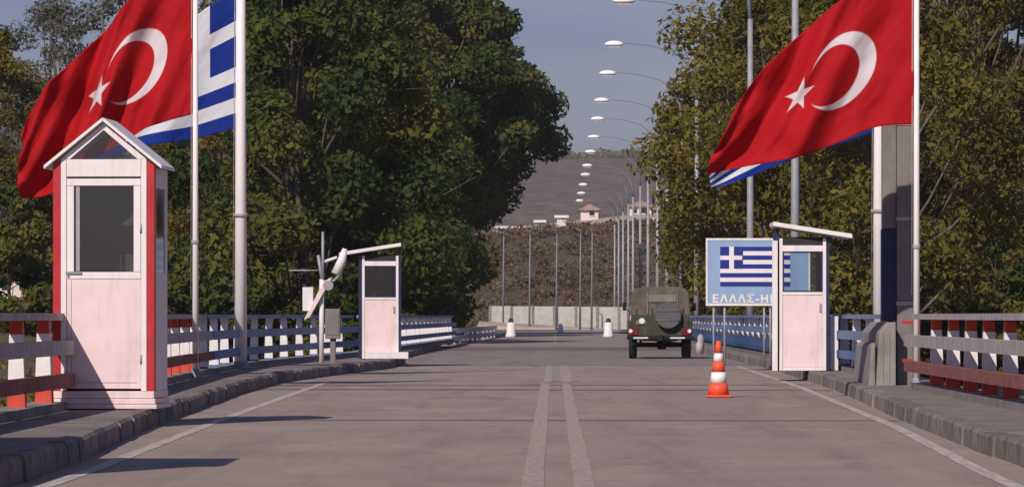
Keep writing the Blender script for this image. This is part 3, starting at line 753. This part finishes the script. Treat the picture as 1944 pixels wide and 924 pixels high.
MB().box(-.30, .42, .0, .03, 1.47, 1.66).build('rear_window', M['beige'], t)
for xs_ in (-.34, .43): MB().box(xs_, xs_+.03, -.005, .03, 1.15, 1.72).build('canvas_strap', M['beige'], t)
MB().hexa([(-.7,2.0,1.1),(.7,2.0,1.1),(.7,2.4,1.1),(-.7,2.4,1.1),(-.68,2.0,1.78),(.68,2.0,1.78),(.68,2.1,1.78),(-.68,2.1,1.78)]).build('windscreen', M['olive'], t)
MB().tube([(.21, -.21, 1.12), (.21, -.01, 1.12)], [.335, .345], 28).build('spare_wheel', M['cover'], t, .02)
MB().box(.13, .29, -.01, .0, .85, 1.3).build('wheel_carrier', M['olive'], t)
MB().box(-.86, .86, -.12, -.02, .50, .60).build('rear_bumper', M['tyre'], t, .015)
for x in (-.5, .45): MB().box(x-.19, x+.19, -.14, -.122, .525, .56).build('bumper_strip', M['clearlamp'], t)
for s in (-1, 1):
    MB().box(*sorted((s*.80, s*.56)), -.03, -.005, .62, .80).build('lamp_panel', M['redlamp'], t)
    MB().tube([(s*.76, -.06, .72), (s*.76, -.03, .72)], .05, 12).build('tail_lamp', M['clearlamp'], t)
MB().tube([(-.47, -.05, .98), (-.47, 0, .98)], .075, 14).build('number_lamp', M['clearlamp'], t)
MB().box(-.62, -.34, -.015, -.003, .86, 1.07).build('tailgate_plate', M['olive'], t)
MB().box(-.08, .08, -.22, -.122, .46, .62).build('tow_hook', M['tyre'], t, .01)
for x, y in ((-.70, .65), (.70, .65), (-.70, 3.1), (.70, 3.1)):
    wh = MB().tube([(x-.105, y, .36), (x-.08, y, .36), (x+.08, y, .36), (x+.105, y, .36)], [.31, .36, .36, .31], 24).build('wheel', M['tyre'], t)
    MB().tube([(x-.11, y, .36), (x+.11, y, .36)], .17, 14).build('rim', M['olive'], wh)
MB().tube([(-.6, .65, .36), (.6, .65, .36)], .06, 10).lathe([(.1, -.12), (.15, 0), (.1, .12)], 10, (.05, .65, .36)).build('rear_axle', M['tyre'], t)
MB().tube([(-.5, .1, .42), (-.5, .8, .46)], .035, 8).build('exhaust', M['tyre'], t)
MB().box(-.45, .45, .15, 2.9, .46, .578).build('chassis', M['tyre'], t)
for s in (-1, 1): MB().box(*sorted((s*.87, s*.97)), 2.1, 2.13, 1.25, 1.45).tube([(s*.75, 2.12, 1.2), (s*.9, 2.12, 1.3)], .012, 6).build('side_mirror', M['tyre'], t)
MB().box(-.62, -.36, -.02, -.016, .90, 1.0).build('number_plate', M['beige'], t)
for z in (1.0, 1.24): MB().tube([(-.12, -.225, z), (.54, -.225, z)], .012, 6).build('wheel_strap', M['beige'], t)
for x in (-.6, -.2, .2, .6): MB().box(x-.012, x+.012, .018, .03, 1.13, 1.30).build('lashing', M['tyre'], t)
# rubbish of small white kerb posts by the jeep
for i, (px, dd, h) in enumerate(((1330, 118, .42), (1328, 104, .3))):
    o = MB().lathe([(.10, 0), (.09, h*.8), (.03, h)], 10).build('marker_post', M['railgrey'], loc=(sx(px, dd), dd, KZ)); tag(o, ['short white stub post right of the jeep, farther one', 'low white stub post right of the jeep, nearer one'][i], 'marker')

# ---------------------------------------------------------------- street lamps
HC = 10.9
def lamp(s, label, src=None, h=None, X=5.75, arm=0):
    d = F/s
    if src: return dup(src, (X, d, 0), 0, label)
    t = thing('street_lamp', label, 'street lamp', (X, d, 0), 0, 'street lamps along the right side')
    hh = H+HC
    MB().tube([(0,0,0), (0,0,4), (0,0,hh-2.2)], [.12, .10, .075], 12).build('pole', M['steel'], t)
    MB().tube([(0,0,hh-2.25), (-.06,0,hh-1.4), (-.35,0,hh-.75), (-.95,0,hh-.25), (-1.9,0,hh+.0), (-2.9,0,hh+.10)], [.07, .055, .03, .02, .018, .018], 6).build('arm', M['arm'], t)
    b = MB(); vs = bmesh.ops.create_uvsphere(b.b, u_segments=14, v_segments=8, radius=1)['verts']
    for v in vs: v.co = Vector((-3.33 + v.co.x*.40, v.co.y*.17, hh+.05 + v.co.z*(.15 if v.co.z > 0 else .10)))
    for f in b.b.faces: f.smooth = True
    b.build('lamp_head', M['lamphead'], t)
    MB().box(-3.55, -3.1, -.08, .08, hh-.075, hh-.05).build('lamp_glass', M['clearlamp'], t)
    MB().box(-.14, .14, -.14, .14, 0, .35).build('pole_base', M['concrete'], t)
    return t
offs = [1.153, 1.417, 1.681, 1.949, 2.183, 2.457, 2.688, 2.959, 3.226, 3.521, 3.745, 4.03, 4.31, 4.587]
names = ['nearest street lamp pole on the right, thick, rising through the right flag',
 'second street lamp pole on the right, directly above the flag sign',
 'curved street lamp whose head hangs at the very top of the sky gap',
 'curved street lamp with second highest head in the sky gap', 'curved street lamp with third highest head in the sky gap',
 'curved street lamp with fourth highest head in the sky gap', 'curved street lamp with fifth highest head, low in the sky gap',
 'curved street lamp whose head sits right on the ridge line', 'curved street lamp with head just below the ridge line',
 'far curved street lamp, head second below the ridge', 'far curved street lamp, head third below the ridge',
 'far curved street lamp, head fourth below the ridge', 'far curved street lamp, head fifth below the ridge', 'farthest curved street lamp, head lowest above the houses']
L0 = None
for o_, nm in zip(offs, names):
    off = 1000/o_; s = off/HC
    if L0 is None: L0 = lamp(s, nm)
    else: lamp(s, nm, L0)
ln0 = None
for i, (px, d, ty) in enumerate(((955, 352, 440), (1005, 346, 432), (1056, 342, 424), (1101, 340, 424), (1123, 338, 424))):
    x = sx(px, d); h = sz(ty, 345)
    lab = ['slender lamp pole farthest left before the brown hillside', 'slender lamp pole second from left before the brown hillside', 'slender lamp pole above the tiny marker post', 'slender lamp pole fourth from left before the hillside', 'slender lamp pole fifth from left before the hillside'][i]
    if ln0 is None:
        ln0 = thing('lamp_pole', lab, 'lamp pole', (x, d, -.2), 0, 'slender lamp poles round the bend')
        MB().tube([(0,0,0), (.03,0,h*.6), (.06,0,h)], [.09, .07, .05], 8).build('pole', M['arm'], ln0)
        MB().tube([(.06,0,h), (.0,0,h+.25), (-.3,0,h+.35)], [.05, .04, .03], 6).build('arm', M['arm'], ln0)
    else: dup(ln0, (x, d, -.2), 0, lab)

# ---------------------------------------------------------------- pale wall round the bend
t = thing('boundary_wall', 'long pale grey panelled wall closing the view beyond the road', 'wall', (sx(930, 352), 352, 0))
xw0, xw1 = sx(930, 352), sx(1215, 352); N = 7
wall_me = None
for i in range(N):
    xa = (xw1-xw0)*i/N; xb = (xw1-xw0)*(i+1)/N
    z = 1.95 - .1*i/N
    MB().box(xa+.02, xb-.02, -.05-.25*i, .08-.25*i, -.2, z).build('panel', M['farwall'], t, .02)
    MB().box(xa-.1, xa+.1, -.12-.25*i, .12-.25*i, -.2, z+.06).build('pier', M['concrete'], t)
b = MB(); b.hexa([(sx(905,340),342,-.3),(sx(1200,340),341,-.3),(sx(1200,340),348,-.3),(sx(905,340),350,-.3),(sx(905,340),343,.35),(sx(1200,340),342,-.06),(sx(1200,340),348,-.02),(sx(905,340),350,.7)])
b.build('earth_verge', M['earth'])['kind'] = 'structure'

# ---------------------------------------------------------------- houses on the hillside
def house(px, d, zb, w, dep, h, roof, label, windows, m='housewall', group='houses above the hillside'):
    t = thing('house', label, 'house', (sx(px, d), d, zb), 0, group)
    MB().box(-w/2, w/2, 0, dep, -2, h).build('wall', M[m], t)
    if roof == 'gable':
        MB().prism([(-w/2-.4, h+.003), (w/2+.4, h+.003), (0, h+.75)], -.4, dep+.4).build('roof', M['roofred'], t)
    else:
        MB().box(-w/2-.3, w/2+.3, -.3, dep+.3, h+.003, h+.3).build('roof', M['roofw'], t)
    for wx, wz, ww, wh in windows:
        f = MB().box(wx-ww/2, wx+ww/2, -.06, -.004, wz, wz+wh).build('window', M['darkin'], t)
        MB().box(wx-ww/2-.08, wx+ww/2+.08, -.12, -.064, wz-.12, wz-.01).build('sill', M['roofw'], f)
    return t
zz = lambda py, d: sz(py, d)
house(1119, 505, zz(414, 505), 2.1, 5, .95, 'gable', 'little pale house with red roof on ridge in line with lamp heads', [(.3, .3, .6, .5)])
house(1216, 505, zz(416, 505), 2.6, 5, 1.5, 'gable', 'white house with dark window on the ridge behind right lamp poles', [(.5, .7, .8, .6), (-.7, .7, .5, .5)])
house(967, 490, zz(443, 490), 3.0, 4, .55, 'flat', 'low flat roofed pale shed at the left end of the ridge', [(.9, .15, .4, .3)])
house(1066, 500, zz(419, 500), 1.1, 3, .35, 'flat', 'tiny pale shed left of the little red roofed house', [(.2, .1, .2, .15)])
house(1025, 497, zz(428, 497), .9, 3, .35, 'flat', 'tiny pale shed midway between flat shed and other tiny shed', [(.1, .1, .2, .15)])
house(1262, 515, zz(408, 515), 3.0, 5, .6, 'gable', 'long low red roofed house behind lamp poles near right trees', [(-.8, .1, .4, .3), (.5, .1, .4, .3)])
house(1318, 515, zz(415, 515), 1.8, 5, .7, 'flat', 'pale low house at the right end of the ridge', [(.2, .2, .4, .3)])
b = MB()
for i in range(12):
    xa = sx(935+i*34, 500); xb = sx(935+(i+1)*34, 500)
    za = zz(442-i*3.4, 500)+.25; zb_ = zz(442-(i+1)*3.4, 500)+.25
    b.poly([(xa, 498, za-.5), (xb, 498, zb_-.5), (xb, 506, zb_+.35), (xa, 506, za+.35)])
b.build('ridge_track', M['earth'])['kind'] = 'structure'
t = thing('roadside_house', 'pale low house glimpsed between trees at the far left edge', 'house', (sx(30, 215), 215, 1.9))
MB().box(-1.0, .9, 0, 4, -.5, 1.6).build('wall', M['housewall'], t)
MB().prism([(-1.2, 1.603), (1.1, 1.603), (-.05, 2.2)], -.3, 4.3).build('roof', M['roofw'], t)
for x in (-.5, .4): MB().box(x-.22, x+.22, -.05, -.004, .55, 1.15).build('window', M['darkin'], t)

# ---------------------------------------------------------------- trees
def leaf_cloud(name, centers, nleaf, size, m, seed, flat=1.0):
    rr = random.Random(seed); V = []; Fc = []; tone = []
    tot = sum(c[2] for c in centers)
    for (c, r, wgt) in centers:
        k = int(nleaf*wgt/tot); ct = rr.random()
        for _ in range(k):
            # shell-biased position in clump
            d = Vector((rr.gauss(0,1), rr.gauss(0,1), rr.gauss(0,1))); d.normalize(); q = rr.random()**.45
            p = c + Vector((d.x*r*q, d.y*r*q, d.z*r*q*.75*flat))
            nrm = (Vector((rr.gauss(0,1), rr.gauss(0,1), rr.gauss(0,1)))*.75 + d*.9 + Vector((0, 0, .35))).normalized()
            u = nrm.cross(Vector((rr.gauss(0,1), rr.gauss(0,1), rr.gauss(0,1)))).normalized(); w = nrm.cross(u)
            s = size*rr.choice((.5, .7, .9, 1.1, 1.6))*rr.uniform(.85, 1.15); i = len(V)
            V += [p+u*s*.62, p+w*s*.30, p-u*s*.62, p-w*s*.34]; Fc.append((i, i+1, i+2, i+3)); tone.append(min(1, max(0, .55*ct + .45*rr.random())))
    me = bpy.data.meshes.new(name); me.from_pydata([tuple(v) for v in V], [], Fc)
    at = me.attributes.new('leaf_tone', 'FLOAT', 'FACE'); at.data.foreach_set('value', tone)
    me.materials.append(m); me.update(); return me
def make_tree(seed, h, cr, nleaf, size, m, bark, base=.18, dens=1.0, nclump=60, top=1.0):
    rr = random.Random(seed); b = MB()
    lean = Vector((rr.uniform(-.06, .06), rr.uniform(-.06, .06), 1))
    P = [Vector((0,0,-.5))]; 
    for k in range(1, 7): P.append(Vector((lean.x*h*k/7 + rr.uniform(-.15, .15)*k*.4, lean.y*h*k/7 + rr.uniform(-.15, .15)*k*.4, h*.92*k/6)))
    r0 = h*.020; b.tube(P, [r0*(1-.14*k) for k in range(7)], 8)
    cent = []
    for i in range(nclump):
        zf = base + (1-base)*(i+.5)/nclump
        env = math.sin(math.pi*min(1, max(0.04, ((zf-base)/(1-base))**.75*.93+.06)))**.6
        a = rr.uniform(0, 2*math.pi); q = rr.uniform(.25, 1.0)**.6*env*cr
        c = Vector((math.cos(a)*q + lean.x*h*zf, math.sin(a)*q + lean.y*h*zf, h*zf + rr.uniform(-.5, .5)))
        r = rr.uniform(.55, 1.15)*cr*.30*(1.15-.35*zf)
        cent.append((c, r, r**2.2))
        j = min(5, max(1, int(zf*6)-1)); s = P[j]
        if i % 2 == 0:
            mid = s.lerp(c, .5) + Vector((rr.uniform(-.3,.3), rr.uniform(-.3,.3), -.25))
            b.tube([s, mid, c], [r0*.28, r0*.15, r0*.04], 5)
            for _ in range(2):
                e = c + Vector((rr.gauss(0,1), rr.gauss(0,1), rr.gauss(0,.8)))*r*.5; b.tube([mid.lerp(c, .6), e], [r0*.1, r0*.03], 4)
    bmesh.ops.recalc_face_normals(b.b, faces=b.b.faces)
    tm = bpy.data.meshes.new('trunk'); b.b.to_mesh(tm); b.b.free(); tm.materials.append(bark)
    lm = leaf_cloud('crown', cent, nleaf, size, m, seed+50)
    return tm, lm
TREES = {
 'dense1': make_tree(1, 17, 5.2, 75600, 0.185, LEAF['dark'], M['bark'], .05, nclump=80),
 'dense3': make_tree(12, 15.5, 4.6, 63000, 0.185, LEAF['dark'], M['bark'], .44, nclump=64),
 'right1': make_tree(14, 15.5, 4.7, 38500, 0.155, LEAF['olive'], M['barkpale'], .26, nclump=56),
 'dense2': make_tree(2, 16, 4.8, 69300, 0.185, LEAF['dark'], M['bark'], .04, nclump=70),
 'olive1': make_tree(3, 17, 5.0, 47250, 0.185, LEAF['olive'], M['bark'], .08, nclump=64),
 'olive2': make_tree(4, 18, 4.6, 37800, 0.185, LEAF['olive'], M['barkpale'], .10, nclump=52),
 'autumn1': make_tree(5, 15, 4.4, 34650, 0.185, LEAF['autumn'], M['barkpale'], .12, nclump=50),
 'silver1': make_tree(6, 16, 4.6, 19000, 0.17, LEAF['silver'], M['barkpale'], .15, nclump=46),
 'sparse1': make_tree(21, 16, 4.6, 23000, 0.18, LEAF['olive'], M['bark'], .15, nclump=40),
 'bush1': make_tree(8, 4.2, 2.3, 14560, 0.148, LEAF['dark'], M['bark'], .02, nclump=26),
 'bush2': make_tree(9, 3.8, 2.2, 12880, 0.148, LEAF['autumn'], M['bark'], .02, nclump=24),
 'bush3': make_tree(10, 4.0, 2.4, 12880, 0.148, LEAF['olive'], M['bark'], .02, nclump=24),
}
def tree(kind, px, d, label, sc=1.0, group='trees behind the bridge railings', name='tree', zoff=0, cat='tree'):
    x = sx(px, d); z = gh(x, d) + zoff; random.seed(sum(ord(q)*(k_+1) for k_, q in enumerate(label)))
    t = thing(name, label, cat, (x, d, z), random.uniform(0, 6.28), group)
    s = sc*random.uniform(.95, 1.05); t.scale = (s*random.uniform(.93, 1.07), s*random.uniform(.93, 1.07), s)
    for nm, me in zip(('trunk', 'crown'), TREES[kind]):
        o = bpy.data.objects.new(nm, me); C.objects.link(o); o.parent = t
    return t
T = [
 # left wood
 ('dense3', 872, 265, 'dense dark tree at the right end of the left wood, edging the sky', 1.42),
 ('dense3', 700, 250, 'dark tree standing behind the right end of the left wood', 1.35),
 ('dense1', 640, 182, 'dense dark green tree above the distant left booth', .95),
 ('dense2', 590, 240, 'dark tree just left of the distant left booth', 1.2),
 ('olive1', 560, 240, 'yellowish green tree right of thick left flagpole', 1.35),
 ('dense2', 590, 170, 'tall dark tree behind the barrier boom', 1.12),
 ('dense3', 805, 258, 'tall dark tree filling the top of the left wood beside the sky', 1.62),
 ('dense1', 530, 176, 'dark tree standing just right of the thick left flagpole', .72),
 ('dense1', 560, 300, 'dark tree deeper in the left wood', 1.6),
 ('dense2', 660, 225, 'tall dark tree showing over the middle of the left wood', 1.35),
 ('autumn1', 430, 200, 'brownish tree between the two left flagpoles', .75),
 ('sparse1', 450, 230, 'sparse half bare tree above the left striped flag', 1.2),
 ('olive2', 350, 205, 'open crowned olive tree right of gabled booth', .65),
 ('silver1', 220, 210, 'sparse silvery tree behind the left red flag', 1.0),
 ('silver1', 90, 215, 'thin silvery tree top at the upper left corner', .98),
 ('olive2', -10, 190, 'sparse dark tree at the left edge of picture', .66),
 ('dense2', 30, 240, 'dark low tree behind the far left railing', .62),
 ('dense1', 160, 240, 'dark tree low behind the gabled booth', .6),
 ('dense2', 350, 250, 'dark tree seen between gabled booth and thin flagpole', .7),
 # right wood
 ('right1', 1488, 142, 'ragged olive tree edging the sky gap on the right', 1.08),
 ('right1', 1650, 132, 'ragged olive tree behind the right booth and red flag', 1.05),
 ('olive1', 1440, 200, 'small olive tree low behind the row of lamp poles', .8),
 ('olive1', 1470, 190, 'olive tree behind second lamp pole', 1.05),
 ('olive2', 1560, 200, 'olive tree behind the nearest lamp pole', 1.2),
 ('dense2', 1580, 195, 'dark green tree behind the right booth', 1.15),
 ('olive1', 1665, 200, 'olive tree behind the white pole by the grey column', 1.15),
 ('autumn1', 1765, 190, 'yellow brown tree just right of the thin right flagpole', 1.1),
 ('sparse1', 1850, 185, 'thin crowned tree with dark limbs in the upper right', 1.2),
 ('autumn1', 1945, 190, 'yellow brown tree at the right edge of picture', .95),
 ('dense1', 1880, 230, 'dark tree deep in the right wood', .9),
 ('dense2', 1720, 235, 'dark tree deep behind grey column', 1.0),
 ('olive1', 1460, 240, 'olive tree deep behind the flag sign', 1.2),
]
for k, px, d, lab, sc in T: tree(k, px, d, lab, sc)
BU = [('bush1', 20, 165), ('bush3', 140, 170), ('bush1', 330, 168), ('bush3', 420, 172), ('bush1', 500, 165), ('bush3', 570, 170), ('bush1', 640, 166),
      ('bush1', 720, 172), ('bush1', 690, 175), ('bush1', 725, 182), ('bush2', 752, 200), ('bush2', 770, 230),
      ('bush2', 1345, 178), ('bush3', 1400, 170), ('bush3', 1460, 168), ('bush2', 1540, 165), ('bush3', 1610, 160), ('bush2', 1690, 165),
      ('bush1', 1760, 160), ('bush3', 1830, 158), ('bush1', 1900, 160), ('bush3', 1965, 165)]
near = ['at far left edge behind railing', 'hidden low behind gabled booth', 'right beside the gabled booth', 'between the two left flagpoles', 'right of the thick left flagpole', 'left of the barrier', 'behind the barrier cabinet',
        'behind the distant left booth', 'just right of the distant left booth', 'at the lower right end of the left wood', 'reddish, where left wood meets hillside', 'reddish, beside the brown hillside',
        'brown, right next to the jeep', 'below the flag sign', 'behind right part of flag sign', 'brown, behind the right booth', 'right of the right booth', 'brown, behind the grey column',
        'dark, right of thin right flagpole', 'behind middle of the right red railing', 'dark, behind the right red railing', 'at the far right edge behind the railing']
for (k, px, d), nn in zip(BU, near):
    tree(k, px, d, 'leafy bush ' + nn, random.uniform(.95, 1.2), 'bushes under the trees', 'bush', 0 if abs(sx(px, d)) > 9 else 1.0, 'bush')
# brown scrub covering the near hillside (nobody could count it)
rr = random.Random(3); cent = []
for i in range(1100):
    y = rr.uniform(395, 492); x = rr.uniform(-16, 26) if rr.random() < .8 else rr.uniform(-45, 60)
    r = rr.uniform(.5, 1.5); cent.append((Vector((x, y, nh(x, y)+r*.2)), r, r*r))
o = bpy.data.objects.new('scrub', leaf_cloud('scrub', cent, 120000, .27, LEAF['brown'], 77)); C.objects.link(o)
tag(o, 'brown autumn scrub covering the hillside beyond the pale wall', 'scrub', kind='stuff')
# trees as a dark fringe on the far ridge
cent = []
for i in range(700):
    x = rr.uniform(-260, 330); y = 2700 + rr.uniform(-120, 60); r = rr.uniform(3, 7); cent.append((Vector((x, y, fh(x, y)+r*.2)), r, r*r))
o = bpy.data.objects.new('ridge_woodland', leaf_cloud('ridge_woodland', cent, 14000, 2.6, LEAF['olive'], 78, .6)); C.objects.link(o)
tag(o, 'dark line of woodland along the crest of the far hill', 'woodland', kind='stuff')
# grass tufts on the banks
cent = []
for i in range(900):
    s = -1 if rr.random() < .5 else 1; y = rr.uniform(120, 235); x = s*rr.uniform(9, 34)
    cent.append((Vector((x, y, gh(x, y)+.05)), .6, 1))
o = bpy.data.objects.new('long_grass', leaf_cloud('long_grass', cent, 16000, .28, LEAF['autumn'], 79, .4)); C.objects.link(o)
tag(o, 'dry long grass on the banks beside the bridge', 'grass', kind='stuff')

# thin autumn haze over the river plain
hz = MB().box(-3600, 3600, -420, 3400, -12, 125).build('haze', [])
hz['kind'] = 'stuff'
hm = bpy.data.materials.new('haze'); hm.use_nodes = True; n = hm.node_tree
n.nodes.remove(n.nodes['Principled BSDF']); v = n.nodes.new('ShaderNodeVolumePrincipled')
v.inputs['Color'].default_value = (.86, .86, .92, 1); v.inputs['Density'].default_value = .00012; v.inputs['Anisotropy'].default_value = .1
n.links.new(v.outputs[0], n.nodes['Material Output'].inputs['Volume']); hz.data.materials.append(hm)
